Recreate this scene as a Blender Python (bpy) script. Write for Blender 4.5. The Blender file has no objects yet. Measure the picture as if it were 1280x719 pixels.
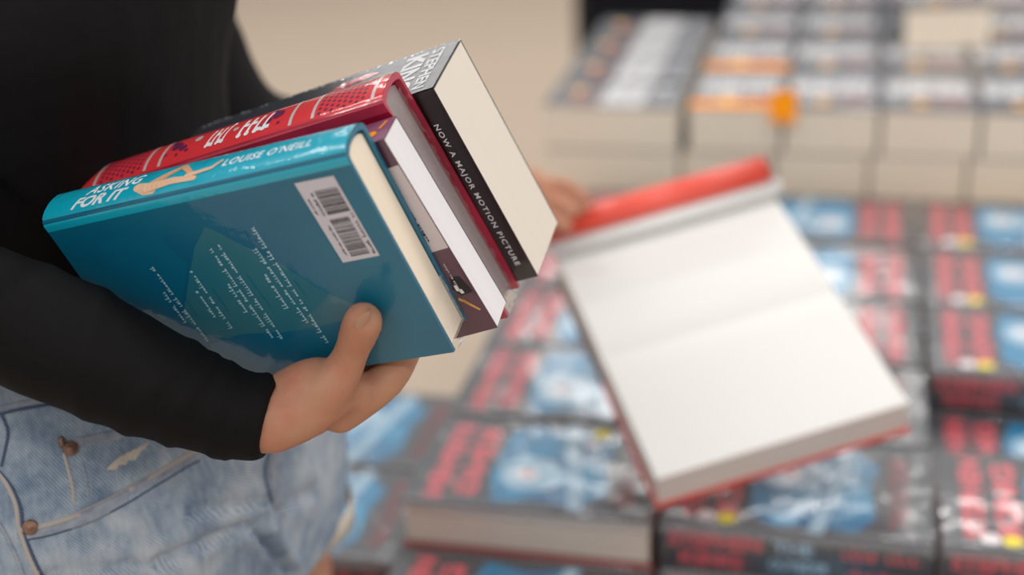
import bpy, math, random
from mathutils import Vector, Matrix, noise
from mathutils.bvhtree import BVHTree
random.seed(7)
S = bpy.context.scene
COL = S.collection
# ---------------------------------------------------------------- camera
F_PX, CX, CY = 1778.0, 640.0, 359.5
PITCH, ROLL, YAW = math.radians(24), math.radians(-3), math.radians(14.3)
CAM = Vector((0, 0, 1.47))
cp, sp = math.cos(PITCH), math.sin(PITCH)
FW = Vector((0, cp, -sp)); D0 = Vector((0, -sp, -cp)); X0 = Vector((1, 0, 0))
cr, sr = math.cos(ROLL), math.sin(ROLL)
RX = X0 * cr - D0 * sr; DN = X0 * sr + D0 * cr
cd = bpy.data.cameras.new('camera'); cam = bpy.data.objects.new('camera', cd); COL.objects.link(cam)
cam.matrix_world = Matrix.Translation(CAM) @ Matrix((RX, -DN, -FW)).transposed().to_4x4()
cd.sensor_width = 36; cd.lens = F_PX / 1280 * 36; cd.clip_start = .02
cd.dof.use_dof = True; cd.dof.focus_distance = 0.80; cd.dof.aperture_fstop = 2.6
S.camera = cam
# ---------------------------------------------------------------- light
S.view_settings.view_transform = 'Standard'; S.view_settings.look = 'None'
S.view_settings.exposure = 0.0; S.view_settings.gamma = 1; S.view_settings.use_curve_mapping = False
wd = bpy.data.worlds.new('world'); S.world = wd; wd.use_nodes = True
bg = wd.node_tree.nodes['Background']; bg.inputs[0].default_value = (1, .97, .94, 1); bg.inputs[1].default_value = 0.56
def area(name, loc, tgt, sx, sy, power, col=(1, .98, .95)):
    l = bpy.data.lights.new(name, 'AREA'); l.shape = 'RECTANGLE'; l.size = sx; l.size_y = sy; l.energy = power; l.color = col
    o = bpy.data.objects.new(name, l); COL.objects.link(o); o.location = loc
    o.rotation_euler = (Vector(tgt) - Vector(loc)).to_track_quat('-Z', 'Y').to_euler(); return o
TUBES = [(-1.6, 1.2), (0.9, 1.2), (-1.6, 3.4), (0.9, 3.4), (-1.6, 5.6), (0.9, 5.6), (3.4, 3.4), (-1.6, -1.3), (0.9, -1.3), (3.4, -1.3), (3.4, 1.2)]  # unseen tubes; the row behind the camera is added to brighten front-facing sides
for i, (x, y) in enumerate(TUBES):
    area('shop_and_fill_light', (x, y, 2.93), (x, y, 0), 1.4, .22, 25 if y > 3 else (21 if y < 0 else 17))
# ---------------------------------------------------------------- helpers
def at(px, py, d): return CAM + RX * ((px - CX) / F_PX * d) + DN * ((py - CY) / F_PX * d) + FW * d
def camvec(x, y, z): return RX * x + DN * y + FW * z
EX = Vector((math.cos(YAW), -math.sin(YAW), 0)); EY = Vector((math.sin(YAW), math.cos(YAW), 0))
def T(u, v, z): return EX * u + EY * v + Vector((0, 0, z))

def principled(name, col, rough=.5, coat=0, coatr=.1, metal=0, spec=.5, sss=0, bump=None, vary=None, sheen=0, cior=1.5):
    m = bpy.data.materials.new(name); m.use_nodes = True; nt = m.node_tree; b = nt.nodes['Principled BSDF']
    b.inputs['Base Color'].default_value = (*col, 1); b.inputs['Roughness'].default_value = rough
    b.inputs['Metallic'].default_value = metal; b.inputs['Specular IOR Level'].default_value = spec
    b.inputs['Coat Weight'].default_value = coat; b.inputs['Coat Roughness'].default_value = coatr
    b.inputs['Sheen Weight'].default_value = sheen; b.inputs['Coat IOR'].default_value = cior
    if sss:
        b.inputs['Subsurface Weight'].default_value = sss; b.inputs['Subsurface Radius'].default_value = (1, .35, .2)
        b.inputs['Subsurface Scale'].default_value = .006
    tc = nt.nodes.new('ShaderNodeTexCoord')
    if vary:   # (scale, amount)
        n = nt.nodes.new('ShaderNodeTexNoise'); n.inputs['Scale'].default_value = vary[0]; n.inputs['Detail'].default_value = 5
        nt.links.new(tc.outputs['Object'], n.inputs['Vector'])
        mx = nt.nodes.new('ShaderNodeMix'); mx.data_type = 'RGBA'
        c2 = vary[2] if len(vary) > 2 else tuple(c * (1 - vary[1]) for c in col)
        mx.inputs[6].default_value = (*col, 1); mx.inputs[7].default_value = (*c2, 1)
        rp = nt.nodes.new('ShaderNodeMapRange'); rp.inputs[1].default_value = .35; rp.inputs[2].default_value = .65
        nt.links.new(n.outputs[0], rp.inputs[0]); nt.links.new(rp.outputs[0], mx.inputs[0]); nt.links.new(mx.outputs[2], b.inputs['Base Color'])
    if bump:   # (scale, strength, distance, coat_only)
        n = nt.nodes.new('ShaderNodeTexNoise'); n.inputs['Scale'].default_value = bump[0]; n.inputs['Detail'].default_value = 4
        nt.links.new(tc.outputs['Object'], n.inputs['Vector'])
        bp = nt.nodes.new('ShaderNodeBump'); bp.inputs['Strength'].default_value = bump[1]; bp.inputs['Distance'].default_value = bump[2]
        nt.links.new(n.outputs[0], bp.inputs['Height'])
        nt.links.new(bp.outputs[0], b.inputs['Coat Normal'] if len(bump) > 3 else b.inputs['Normal'])
        if len(bump) > 3 and bump[3] == 'both': nt.links.new(bp.outputs[0], b.inputs['Normal'])
    return m
def wrap(name, col, **k):   # printed card under shrink wrap
    a = dict(rough=.42, coat=1, coatr=.07, bump=(28, .5, .004, 'coat')); a.update(k); return principled(name, col, **a)
def pages(name, col, axis='Z', dark=.82):
    m = principled(name, col, rough=.75, spec=.25); nt = m.node_tree; b = nt.nodes['Principled BSDF']
    tc = nt.nodes.new('ShaderNodeTexCoord'); w = nt.nodes.new('ShaderNodeTexWave'); w.wave_type = 'BANDS'; w.bands_direction = axis
    w.inputs['Scale'].default_value = 420; w.inputs['Distortion'].default_value = 2.5; w.inputs['Detail'].default_value = 3; w.inputs['Detail Scale'].default_value = .02
    n = nt.nodes.new('ShaderNodeTexNoise'); n.inputs['Scale'].default_value = 30
    mp = nt.nodes.new('ShaderNodeMapping'); mp.inputs['Scale'].default_value = (.15, .15, 6) if axis == 'Z' else (6, .15, .15)
    nt.links.new(tc.outputs['Object'], w.inputs['Vector']); nt.links.new(tc.outputs['Object'], mp.inputs['Vector']); nt.links.new(mp.outputs[0], n.inputs['Vector'])
    ad = nt.nodes.new('ShaderNodeMath'); ad.operation = 'MULTIPLY'; nt.links.new(w.outputs[1], ad.inputs[0]); nt.links.new(n.outputs[0], ad.inputs[1])
    mx = nt.nodes.new('ShaderNodeMix'); mx.data_type = 'RGBA'; mx.inputs[6].default_value = (*col, 1)
    mx.inputs[7].default_value = (*[c * dark for c in col], 1)
    nt.links.new(ad.outputs[0], mx.inputs[0]); nt.links.new(mx.outputs[2], b.inputs['Base Color'])
    bp = nt.nodes.new('ShaderNodeBump'); bp.inputs['Strength'].default_value = .25; bp.inputs['Distance'].default_value = .0004
    nt.links.new(ad.outputs[0], bp.inputs['Height']); nt.links.new(bp.outputs[0], b.inputs['Normal'])
    return m

class MB:
    def __init__(s): s.v = []; s.f = []; s.m = []; s.mats = []; s.smooth = []
    def mi(s, mat):
        if mat not in s.mats: s.mats.append(mat)
        return s.mats.index(mat)
    def add(s, vs, fs, mat, smooth=False):
        o = len(s.v); s.v += [tuple(v) for v in vs]; k = s.mi(mat)
        for f in fs: s.f.append([i + o for i in f]); s.m.append(k); s.smooth.append(smooth)
    def box(s, a, b, mat, X=None):
        x0, y0, z0 = a; x1, y1, z1 = b
        vs = [Vector(p) for p in ((x0, y0, z0), (x1, y0, z0), (x1, y1, z0), (x0, y1, z0), (x0, y0, z1), (x1, y0, z1), (x1, y1, z1), (x0, y1, z1))]
        if X: vs = [X @ v for v in vs]
        s.add(vs, [(0, 3, 2, 1), (4, 5, 6, 7), (0, 1, 5, 4), (1, 2, 6, 5), (2, 3, 7, 6), (3, 0, 4, 7)], mat)
    def extrude(s, prof, x0, x1, mat, smooth=False):   # closed (y,z) profile along x
        n = len(prof); vs = [(x0, y, z) for y, z in prof] + [(x1, y, z) for y, z in prof]
        fs = [(i, (i + 1) % n, n + (i + 1) % n, n + i) for i in range(n)]
        s.add(vs, fs, mat, smooth)
        return n
    def loft(s, rings, mat, cap=True, smooth=True):
        n = len(rings[0]); vs = [p for r in rings for p in r]; fs = []
        for k in range(len(rings) - 1):
            for i in range(n):
                j = (i + 1) % n; fs.append((k * n + i, k * n + j, (k + 1) * n + j, (k + 1) * n + i))
        if cap: fs += [tuple(range(n))[::-1], tuple(range((len(rings) - 1) * n, len(rings) * n))]
        s.add(vs, fs, mat, smooth)
    def tube(s, pts, rad, mat, n=16, flat=1.0, up=None, round_ends=True, smooth=True):
        pts = [Vector(p) for p in pts]; rings = []; N = len(pts)
        tan = [(pts[min(i + 1, N - 1)] - pts[max(i - 1, 0)]).normalized() for i in range(N)]
        up = Vector(up) if up else (Vector((0, 0, 1)) if abs(tan[0].z) < .9 else Vector((0, 1, 0)))
        def ring(c, t, r):
            a = up - t * up.dot(t); a.normalize(); b = t.cross(a)
            return [c + a * (math.cos(2 * math.pi * k / n) * r * flat) + b * (math.sin(2 * math.pi * k / n) * r) for k in range(n)]
        rr = rad if isinstance(rad, (list, tuple)) else [rad] * N
        if round_ends:
            for q in (80, 55, 25): rings.append(ring(pts[0] - tan[0] * rr[0] * math.sin(math.radians(q)), tan[0], rr[0] * math.cos(math.radians(q))))
        for i in range(N): rings.append(ring(pts[i], tan[i], rr[i]))
        if round_ends:
            for q in (25, 55, 80): rings.append(ring(pts[-1] + tan[-1] * rr[-1] * math.sin(math.radians(q)), tan[-1], rr[-1] * math.cos(math.radians(q))))
        s.loft(rings, mat, True, smooth)
    def mesh(s, name):
        me = bpy.data.meshes.new(name); me.from_pydata(s.v, [], s.f)
        for m in s.mats: me.materials.append(m)
        me.polygons.foreach_set('material_index', s.m); me.polygons.foreach_set('use_smooth', s.smooth); me.update()
        return me
    def build(s, name, parent=None, mw=None):
        o = bpy.data.objects.new(name, s.mesh(name)); COL.objects.link(o)
        if parent: o.parent = parent
        if mw is not None: o.matrix_world = mw
        return o
def spline(pts, k=6):   # Catmull-Rom resampling of points (any dimension)
    out = []; n = len(pts); P = [tuple(p) for p in pts]
    for i in range(n - 1):
        p0, p1, p2, p3 = P[max(i - 1, 0)], P[i], P[i + 1], P[min(i + 2, n - 1)]
        for j in range(k):
            t = j / k
            out.append(tuple(.5 * ((2 * b) + (-a + c) * t + (2 * a - 5 * b + 4 * c - d) * t * t + (-a + 3 * b - 3 * c + d) * t ** 3) for a, b, c, d in zip(p0, p1, p2, p3)))
    out.append(P[-1]); return out
_tc = {}
def text2d(s, bold=.02, shear=0, space=1.0):
    k = (s, bold, shear, space)
    if k in _tc: return _tc[k]
    c = bpy.data.curves.new('t', 'FONT'); c.body = s; c.size = 1; c.offset = bold; c.shear = shear; c.resolution_u = 3; c.space_character = space
    o = bpy.data.objects.new('t', c); COL.objects.link(o); bpy.context.view_layer.update()
    me = bpy.data.meshes.new_from_object(o.evaluated_get(bpy.context.evaluated_depsgraph_get()))
    vs = [(v.co.x, v.co.y) for v in me.vertices]; fs = [tuple(p.vertices) for p in me.polygons]
    bpy.data.objects.remove(o); bpy.data.curves.remove(c); bpy.data.meshes.remove(me)
    x0 = min(v[0] for v in vs); x1 = max(v[0] for v in vs); y0 = min(v[1] for v in vs); y1 = max(v[1] for v in vs)
    vs = [((x - x0) / (x1 - x0), (y - y0) / (y1 - y0)) for x, y in vs]
    _tc[k] = (vs, fs); return _tc[k]
def split4(P, fs):
    P = list(P); mid = {}; out = []
    def md(a, b):
        q = (min(a, b), max(a, b))
        if q not in mid: mid[q] = len(P); P.append((P[a] + P[b]) / 2)
        return mid[q]
    for f in fs:
        for i in range(1, len(f) - 1):
            a, b, c = f[0], f[i], f[i + 1]; ab, bc, ca = md(a, b), md(b, c), md(c, a)
            out += [(a, ab, ca), (ab, b, bc), (ca, bc, c), (ab, bc, ca)]
    return P, out
def put_text(mb, s, org, xd, yd, mat, fn=None, k2=0, **k):   # xd, yd: full extents of the written box
    vs, fs = text2d(s, **k); org = Vector(org); xd = Vector(xd); yd = Vector(yd)
    P = [org + xd * a + yd * b for a, b in vs]
    if fn:
        for _ in range(k2):   # fine triangles so that the print follows the rounded spine
            P, fs = split4(P, fs)
        P = [fn(p) for p in P]
    mb.add(P, fs, mat)
def put_poly(mb, pts, mat, fn=None):
    P = [Vector(p) for p in pts]
    if fn: P = [fn(p) for p in P]
    mb.add(P, [tuple(range(len(P)))], mat)
def put_disc(mb, c, r, xd, yd, mat, n=20, fn=None, ry=None):
    c = Vector(c); xd = Vector(xd); yd = Vector(yd); ry = ry or r
    put_poly(mb, [c + xd * (math.cos(2 * math.pi * i / n) * r) + yd * (math.sin(2 * math.pi * i / n) * ry) for i in range(n)], mat, fn)
def scribble(mb, org, xd, yd, mat, n, fn=None, rnd=None):   # a line of print too small to read
    rnd = rnd or random; org = Vector(org); xd = Vector(xd); yd = Vector(yd); x = 0.0; st = 1.0 / n
    word = rnd.randint(3, 8)
    while x < 1:
        if word == 0: x += st * .9; word = rnd.randint(2, 9); continue
        w = st * rnd.uniform(.55, .85); h = rnd.choice((.6, .65, .62, 1.0, .95)); g = st * .2
        if rnd.random() < .5:
            put_poly(mb, [org + xd * x, org + xd * (x + w * .35), org + xd * (x + w * .35) + yd * h, org + xd * x + yd * h], mat, fn)
            put_poly(mb, [org + xd * (x + w * .35), org + xd * (x + w), org + xd * (x + w) + yd * h * .3, org + xd * (x + w * .35) + yd * h * .3], mat, fn)
        else:
            put_poly(mb, [org + xd * x, org + xd * (x + w), org + xd * (x + w) + yd * h * .6, org + xd * x + yd * h * .6], mat, fn)
        x += w + g; word -= 1
def tag(o, label, cat, group=None, kind=None):
    o['label'] = label; o['category'] = cat
    if group: o['group'] = group
    if kind: o['kind'] = kind
    return o
def empty(name, mw=None):
    o = bpy.data.objects.new(name, None); COL.objects.link(o); o.empty_display_size = .02
    if mw is not None: o.matrix_world = mw
    return o
def dup(root, mw):
    r = root.copy(); COL.objects.link(r); r.matrix_world = mw
    for ch in root.children:
        c = ch.copy(); COL.objects.link(c); c.parent = r; c.matrix_parent_inverse = ch.matrix_parent_inverse.copy()
        for g in ch.children:
            d = g.copy(); COL.objects.link(d); d.parent = c
    return r
def adopt(parent, *objs):
    for o in objs: o.parent = parent; o.matrix_parent_inverse = parent.matrix_world.inverted()

# ---------------------------------------------------------------- materials
M_floor = principled('floor_stone', (.60, .50, .40), rough=.45, vary=(1.2, .1, (.54, .445, .35)), bump=(9, .1, .002))
nt = M_floor.node_tree; bk = nt.nodes.new('ShaderNodeTexBrick'); bk.inputs['Scale'].default_value = 1.6; bk.offset = 0
bk.inputs['Color1'].default_value = (.50, .40, .315, 1); bk.inputs['Color2'].default_value = (.48, .385, .30, 1); bk.inputs['Mortar'].default_value = (.47, .38, .30, 1)
bk.inputs['Mortar Size'].default_value = .006; bk.inputs['Brick Width'].default_value = 1; bk.inputs['Row Height'].default_value = 1
gm = nt.nodes.new('ShaderNodeNewGeometry'); nt.links.new(gm.outputs['Position'], bk.inputs['Vector']); nt.links.new(bk.outputs[0], nt.nodes['Principled BSDF'].inputs['Base Color'])
M_wall = principled('painted_wall', (.7, .66, .6), rough=.8)
M_lam = principled('beige_laminate', (.50, .40, .31), rough=.4, vary=(6, .08))
M_steel = principled('grey_steel', (.3, .3, .31), rough=.4, metal=.6)
M_blackcloth = principled('black_cloth', (.008, .008, .01), rough=.95, spec=.1)
M_housing = principled('white_metal', (.8, .8, .8), rough=.5)
M_cream = pages('cream_pages', (.93, .81, .66), dark=.88)
M_grey = pages('greyish_pages', (.74, .64, .56))
M_whitep = pages('white_pages', (.86, .84, .86))
M_leaf = principled('lit_white_leaf', (.95, .94, .93), rough=.7, spec=.2); M_paper = principled('blank_paper', (.80, .785, .765), rough=.7, spec=.2)  # curled leaf coloured whiter than the pages for the light on it
M_paperblk = pages('open_book_pages', (.80, .70, .63))
M_red = wrap('red_card', (.88, .085, .05), rough=.4, coat=.6, coatr=.25); M_redboard = principled('red_board', (.75, .05, .035), rough=.4, coat=.4)
M_ink = wrap('black_card', (.017, .018, .022)); M_inkflat = principled('black_ink', (.01, .01, .012), rough=.5)
M_dark = wrap('charcoal_card', (.045, .052, .064), cior=1.75, rough=.5, coatr=.12, bump=(14, .8, .009, 'coat'))
M_lred = wrap('red_print', (.62, .085, .11), cior=1.75, rough=.45, coatr=.12, bump=(14, .8, .009, 'coat'))
M_dred = wrap('dark_red_print', (.22, .02, .03), cior=1.75, coatr=.12)
M_lblue = wrap('blue_print', (.015, .27, .50), cior=1.75, rough=.4, coatr=.12, bump=(14, .8, .009, 'coat'), vary=(25, .5, (.01, .12, .26)))
M_pale = wrap('pale_blue_print', (.38, .58, .74), cior=1.75, vary=(30, .3), coatr=.12)
M_white = wrap('white_print', (.80, .80, .82), cior=1.75, coatr=.12)
M_yel = principled('yellow_sticker', (.85, .70, .02), rough=.5); M_wst = principled('white_sticker', (.85, .78, .80), rough=.5)
M_orange = principled('orange_print', (.95, .31, .0), rough=.6, spec=.2); M_amber = principled('amber_print', (.85, .42, .08), rough=.5)
M_film = principled('glossy_film', (.4, .4, .43), rough=.05, spec=.9, coat=1, cior=1.9)
M_film.node_tree.nodes['Principled BSDF'].inputs['Alpha'].default_value = .35
M_plastic = principled('clear_film', (.9, .9, .92), rough=.12)
_b = M_plastic.node_tree.nodes['Principled BSDF']; _b.inputs['Transmission Weight'].default_value = 1; _b.inputs['IOR'].default_value = 1.2; _b.inputs['Alpha'].default_value = .38

# ---------------------------------------------------------------- room and furniture
def struct(o): o['kind'] = 'structure'; return o
m = MB(); m.box((-7, -3, -.1), (7, 10, 0), M_floor); struct(m.build('floor'))
m = MB(); m.box((-7, 9.9, 0), (7, 10.1, 3.2), M_wall); struct(m.build('wall_back'))
for i, (x, y) in enumerate(TUBES):
    r = empty('ceiling_light', Matrix.Translation((x, y, 2.95)))
    tag(r, 'unseen long white shop ceiling light, among rows with an added row behind the camera', 'ceiling light', 'ceiling lights in rows above the shop floor')
    m = MB(); m.box((-.75, -.14, 0), (.75, .14, .05), M_housing); m.box((-.01, -.01, .05), (.01, .01, .25), M_housing); m.build('housing', r)
def table(name, u0, u1, v0, v1, z, label):
    c = T((u0 + u1) / 2, (v0 + v1) / 2, 0); r = empty(name, Matrix.Translation(c) @ Matrix.Rotation(-YAW, 4, 'Z'))
    a, b = (u1 - u0) / 2, (v1 - v0) / 2
    m = MB(); m.box((-a, -b, z - .035), (a, b, z), M_lam); m.build('table_top', r)
    m = MB(); m.box((-a + .05, -b + .05, z - .10), (a - .05, b - .05, z - .035), M_steel); m.build('apron', r)
    for sx in (-1, 1):
        for sy in (-1, 1):
            x, y = sx * (a - .07), sy * (b - .07); m = MB(); m.box((x - .025, y - .025, 0), (x + .025, y + .025, z - .10), M_steel); m.build('leg', r)
    return tag(r, label, 'table')
ZT = .608
table('display_table', -.398, .78, .885, 2.80, ZT, 'large low shop table carrying all the black thrillers and thick paperbacks')
table('side_table', -.66, -.3995, 1.03, 1.38, ZT, 'small low table beside the denim shorts carrying glare covered black books')
# black draped stand far behind
p = at(733, 20, 3.3); r = empty('draped_stand', Matrix.Translation((p.x, p.y, 0)))
m = MB(); N = 60; ring = []
for i in range(N):
    a = i / N; q = a * 4
    x, y = ((q, 0) if q < 1 else (1, q - 1) if q < 2 else (3 - q, 1) if q < 3 else (0, 4 - q)); w = .008 * math.sin(i * 2.1)
    ring.append((x * .95 + w * (1 if 1 <= q < 2 else 0), y * .5 + w, 0))
m.loft([[Vector((x, y, 0)) for x, y, _ in ring], [Vector((x * .995 + .002, y * .99, 1.1)) for x, y, _ in ring]], M_blackcloth, True, True); m.build('black_drape', r)
m = MB(); m.box((-.0, -.01, 1.1), (.95, .51, 1.13), M_blackcloth); m.build('stand_top', r)
tag(r, 'tall stand draped in black cloth behind the pale paperback stacks', 'stand')

# ---------------------------------------------------------------- book builders
# book frame: x from -L (far end) to 0 (end seen), y from 0 (spine) to W (fore edge), z from 0 (near cover) to TH
def book_profile(W, TH, tb, bulge, hinge=0, n=10):
    out = [(W, 0)];
    if hinge: out += [(.014, 0), (.010, hinge), (.006, hinge * .3)]
    k = []
    for i in range(n + 1):
        a = math.pi * i / n
        y = -bulge * math.sin(a); z = TH * (.5 - .5 * math.cos(a)) if bulge > .004 else TH * i / n
        k.append((y, z))
    out += k
    if hinge: out += [(.006, TH - hinge * .3), (.010, TH - hinge), (.014, TH)]
    out += [(W, TH), (W, TH - tb)]
    inn = [(.016 if hinge else tb, TH - tb)]
    for i in range(n, -1, -1):
        a = math.pi * i / n
        inn.append((tb - bulge * .85 * math.sin(a), tb + (TH - 2 * tb) * ((.5 - .5 * math.cos(a)) if bulge > .004 else i / n)))
    inn += [(.016 if hinge else tb, tb), (W, tb)]
    return out + inn
def cover_mesh(mb, L, W, TH, tb, bulge, mat, hinge=0, matin=None):
    pr = book_profile(W, TH, tb, bulge, hinge); n = mb.extrude(pr, -L, 0, mat)
    h = len(pr) // 2
    for x, flip in ((-L, 1), (0, 0)):
        o = [(x, y, z) for y, z in pr]
        fs = []
        for i in range(h - 1 if len(pr) % 2 == 0 else h):
            a, b, c, d = i, i + 1, len(pr) - 2 - i, len(pr) - 1 - i
            if b >= c: break
            fs.append((a, b, c, d) if flip else (d, c, b, a))
        mb.add(o, fs, matin or mat)
def block_mesh(mb, L, W, TH, tb, bulge, inset, mat):
    n = 8; pr = [(W - inset, tb), (W - inset, TH - tb)]
    for i in range(n + 1):
        a = math.pi * (n - i) / n; pr.append((tb * 1.2 - bulge * .8 * math.sin(a), tb + (TH - 2 * tb) * (.5 - .5 * math.cos(a)) if bulge > .004 else tb + (TH - 2 * tb) * (n - i) / n))
    N = mb.extrude(pr, -L + inset, -inset, mat)
    o = [(-L + inset, y, z) for y, z in pr]; mb.add(o, [tuple(range(N))], mat); mb.add([(-inset, y, z) for y, z in pr], [tuple(range(N))[::-1]], mat)

# ---- table hardcovers: local x 0..LO along the spine (head at x=0), y 0..WO from the spine side, z 0..TO
LO, WO, TO = .236, .158, .0495
def outsider(label, flip=False, design=0):
    """black thriller hardcover lying front cover up; flip puts the pages instead of the spine to the front"""
    r = empty('hardcover_book'); tag(r, label, 'book')
    X = (lambda p: Vector((p[0], WO - p[1], p[2]))) if flip else (lambda p: Vector(p))
    m = MB(); cover_mesh(m, LO, WO, TO, .0028, .003, M_dark, 0, M_redboard)
    for i, v in enumerate(m.v): m.v[i] = (v[0] + LO, v[1], v[2])
    red = MB(); red.box((0.0, .03, -.0002), (LO, WO + .0004, .0026), M_redboard)   # red lower board edge
    m.add(red.v, red.f, M_redboard)
    z = TO + .0002
    e = Vector
    if design == 0:
        rd, bl, pl, dr = M_lred, M_lblue, M_pale, M_dred
        put_text(m, 'STEPHEN', (.038, .012, z), (0, .136, 0), (-.020, 0, 0), rd, bold=.05)
        put_text(m, 'KING', (.068, .02, z), (0, .12, 0), (-.022, 0, 0), rd, bold=.05)
        put_poly(m, [(.078, .02, z), (.10, .006, z), (.135, .012, z), (.17, .004, z), (.186, .03, z), (.182, .08, z), (.19, .12, z), (.165, .148, z), (.12, .14, z), (.085, .15, z), (.074, .10, z)], bl)
        put_poly(m, [(.082, .085, z + .0001), (.10, .065, z + .0001), (.13, .07, z + .0001), (.150, .095, z + .0001), (.135, .12, z + .0001), (.10, .125, z + .0001), (.085, .11, z + .0001)], pl)
        put_poly(m, [(.128, .0, z + .0002), (.142, .0, z + .0002), (.155, .07, z + .0002), (.172, .15, z + .0002), (.158, .153, z + .0002), (.145, .085, z + .0002)], pl)
        put_disc(m, (.107, .097, z + .0003), .013, (1, 0, 0), (0, 1, 0), M_white, ry=.010)
        put_disc(m, (.109, .095, z + .0004), .004, (1, 0, 0), (0, 1, 0), M_lred)
        put_text(m, 'THE OUTSIDER', (.215, .02, z), (0, .12, 0), (-.016, 0, 0), dr, bold=.03)
    # spine lettering (front side)
    yy = -.0033
    def spn(p): # p.x along, p.y up
        k = p.y / TO; return Vector((p.x, -.003 * math.sin(math.pi * min(max(k, 0), 1)) - .0004, p.y))
    put_text(m, 'STEPHEN', (.008, .027, 0), (.082, 0, 0), (0, .015, 0), M_lred, fn=spn, bold=.04)
    put_text(m, 'KING', (.018, .007, 0), (.055, 0, 0), (0, .015, 0), M_lred, fn=spn, bold=.04)
    put_text(m, 'THE', (.10, .028, 0), (.035, 0, 0), (0, .012, 0), M_pale, fn=spn, bold=.03)
    put_text(m, 'OUTSIDER', (.097, .009, 0), (.052, 0, 0), (0, .012, 0), M_pale, fn=spn, bold=.03)
    scribble(m, (.16, .028, 0), (.06, 0, 0), (0, .013, 0), M_lred, 7, fn=spn, rnd=random.Random(3))
    scribble(m, (.165, .009, 0), (.05, 0, 0), (0, .012, 0), M_lred, 7, fn=spn, rnd=random.Random(5))
    if flip: m.v = [tuple(X(v)) if True else v for v in m.v]; m.f = [f[::-1] for f in m.f]
    if flip:   # keep the writing readable: mirror the art back
        pass
    m.build('cover', r)
    b = MB(); block_mesh(b, LO, WO, TO, .003, .002, .0035, M_grey)
    b.v = [tuple(X((v[0] + LO, v[1], v[2]))) for v in b.v]
    if flip: b.f = [f[::-1] for f in b.f]
    b.build('page_block', r)
    w = MB(); nx, na = 36, 6; vs = []; yb = WO if flip else 0; sg = -1 if flip else 1
    for i in range(nx + 1):
        for j in range(na + 1):
            a = math.pi / 2 * j / na; e = .0012 * noise.noise(Vector((i * .55, j * .8, 2.5)))
            vs.append((LO * i / nx, (0 if not flip else 0) - .0042 + .011 - math.sin(a) * (.011 + e), TO - .0095 + math.cos(a) * (.0105 + e)))
    w.add(vs, [(i * (na + 1) + j, i * (na + 1) + j + 1, (i + 1) * (na + 1) + j + 1, (i + 1) * (na + 1) + j) for i in range(nx) for j in range(na)], M_film, True)
    w.build('shrink_wrap', r)
    return r
def sticker(parent, x, y, z, r, mat, n=20):
    m = MB(); ring0 = [Vector((x + math.cos(2 * math.pi * i / n) * r, y + math.sin(2 * math.pi * i / n) * r, z)) for i in range(n)]
    m.loft([ring0, [p + Vector((0, 0, .0003)) for p in ring0]], mat, True, False); return m.build('price_sticker', parent)
RZ = Matrix.Rotation(-YAW, 4, 'Z')
def place(u, v, z, rot=0, L=LO, W=WO, flip180=False):
    c = Matrix.Translation(T(u, v, z)) @ RZ @ Matrix.Rotation(rot, 4, 'Z')
    return c @ Matrix.Translation((-L / 2, -W / 2, 0)) if not flip180 else c @ Matrix.Rotation(math.pi, 4, 'Z') @ Matrix.Translation((-L / 2, -W / 2, 0))
protoR = outsider('x'); sticker(protoR, .058, .012, TO + .0004, .0085, M_yel); sticker(protoR, .040, .013, TO + .0004, .0085, M_wst)
# variant with the pages to the front: same art, its body turned round
protoA = outsider('x', flip=True); 
def fix_variant(o):   # mirror the lettering of the variant so that it reads
    me = o.children[0].data
fix_variant(protoA)
sticker(protoA, .166, WO - .014, TO + .0006, .0085, M_yel); sticker(protoA, .160, WO + .0 - .034, TO + .0006, .0075, M_wst)
used = {}
def put(proto, mw, label, group):
    k = proto.name
    o = proto if k not in used else dup(proto, mw)
    used[k] = 1
    o.matrix_world = mw; tag(o, label, 'book', group); return o
VR = [1.066, 1.232, 1.398, 1.566, 1.742]
names_row = ['front row', 'second row', 'third row', 'fourth row', 'back row']
cols = {'A': (-.392, 'column left of the open white book'), 'M': (-.149, 'column under the open white book'), 'R': (.092, 'column at the right'), 'S': (.335, 'column beyond the right edge')}
layers = {('R', 1): 2, ('M', 4): 3}
GRP = 'black thriller hardcovers laid out on the low table'
def jit(s): return random.uniform(-s, s)
for c, (u0, cn) in cols.items():
    for ri, v0 in enumerate(VR):
        n = layers.get((c, ri), 3)
        for k in range(n):
            rot = jit(.008)
            u = u0 + .12 + jit(.0015) ; v = v0 + .08 + jit(.002); z = ZT + .0006 + k * (TO + .0006)
            top = k == n - 1
            f180 = c == 'M' and ri >= 2
            proto = protoA if c == 'A' else protoR
            if c == 'A' and ri == 0 and top: lab = 'black thriller left of the open book, cream pages and red board facing front'
            elif top: lab = 'black thriller topping the %s of the %s' % (names_row[ri], cn)
            elif ri == 0: lab = 'black thriller %s in the front stack of the %s' % (('lowest', 'midway')[k], cn)
            else: lab = 'black thriller buried under others inside the stacks of the low table'
            o_ = put(proto, place(u, v, z, rot, flip180=f180), lab, GRP)
            if f180:
                for q_ in [q for q in o_.children if q.name.startswith('price')]: bpy.data.objects.remove(q_)
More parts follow.
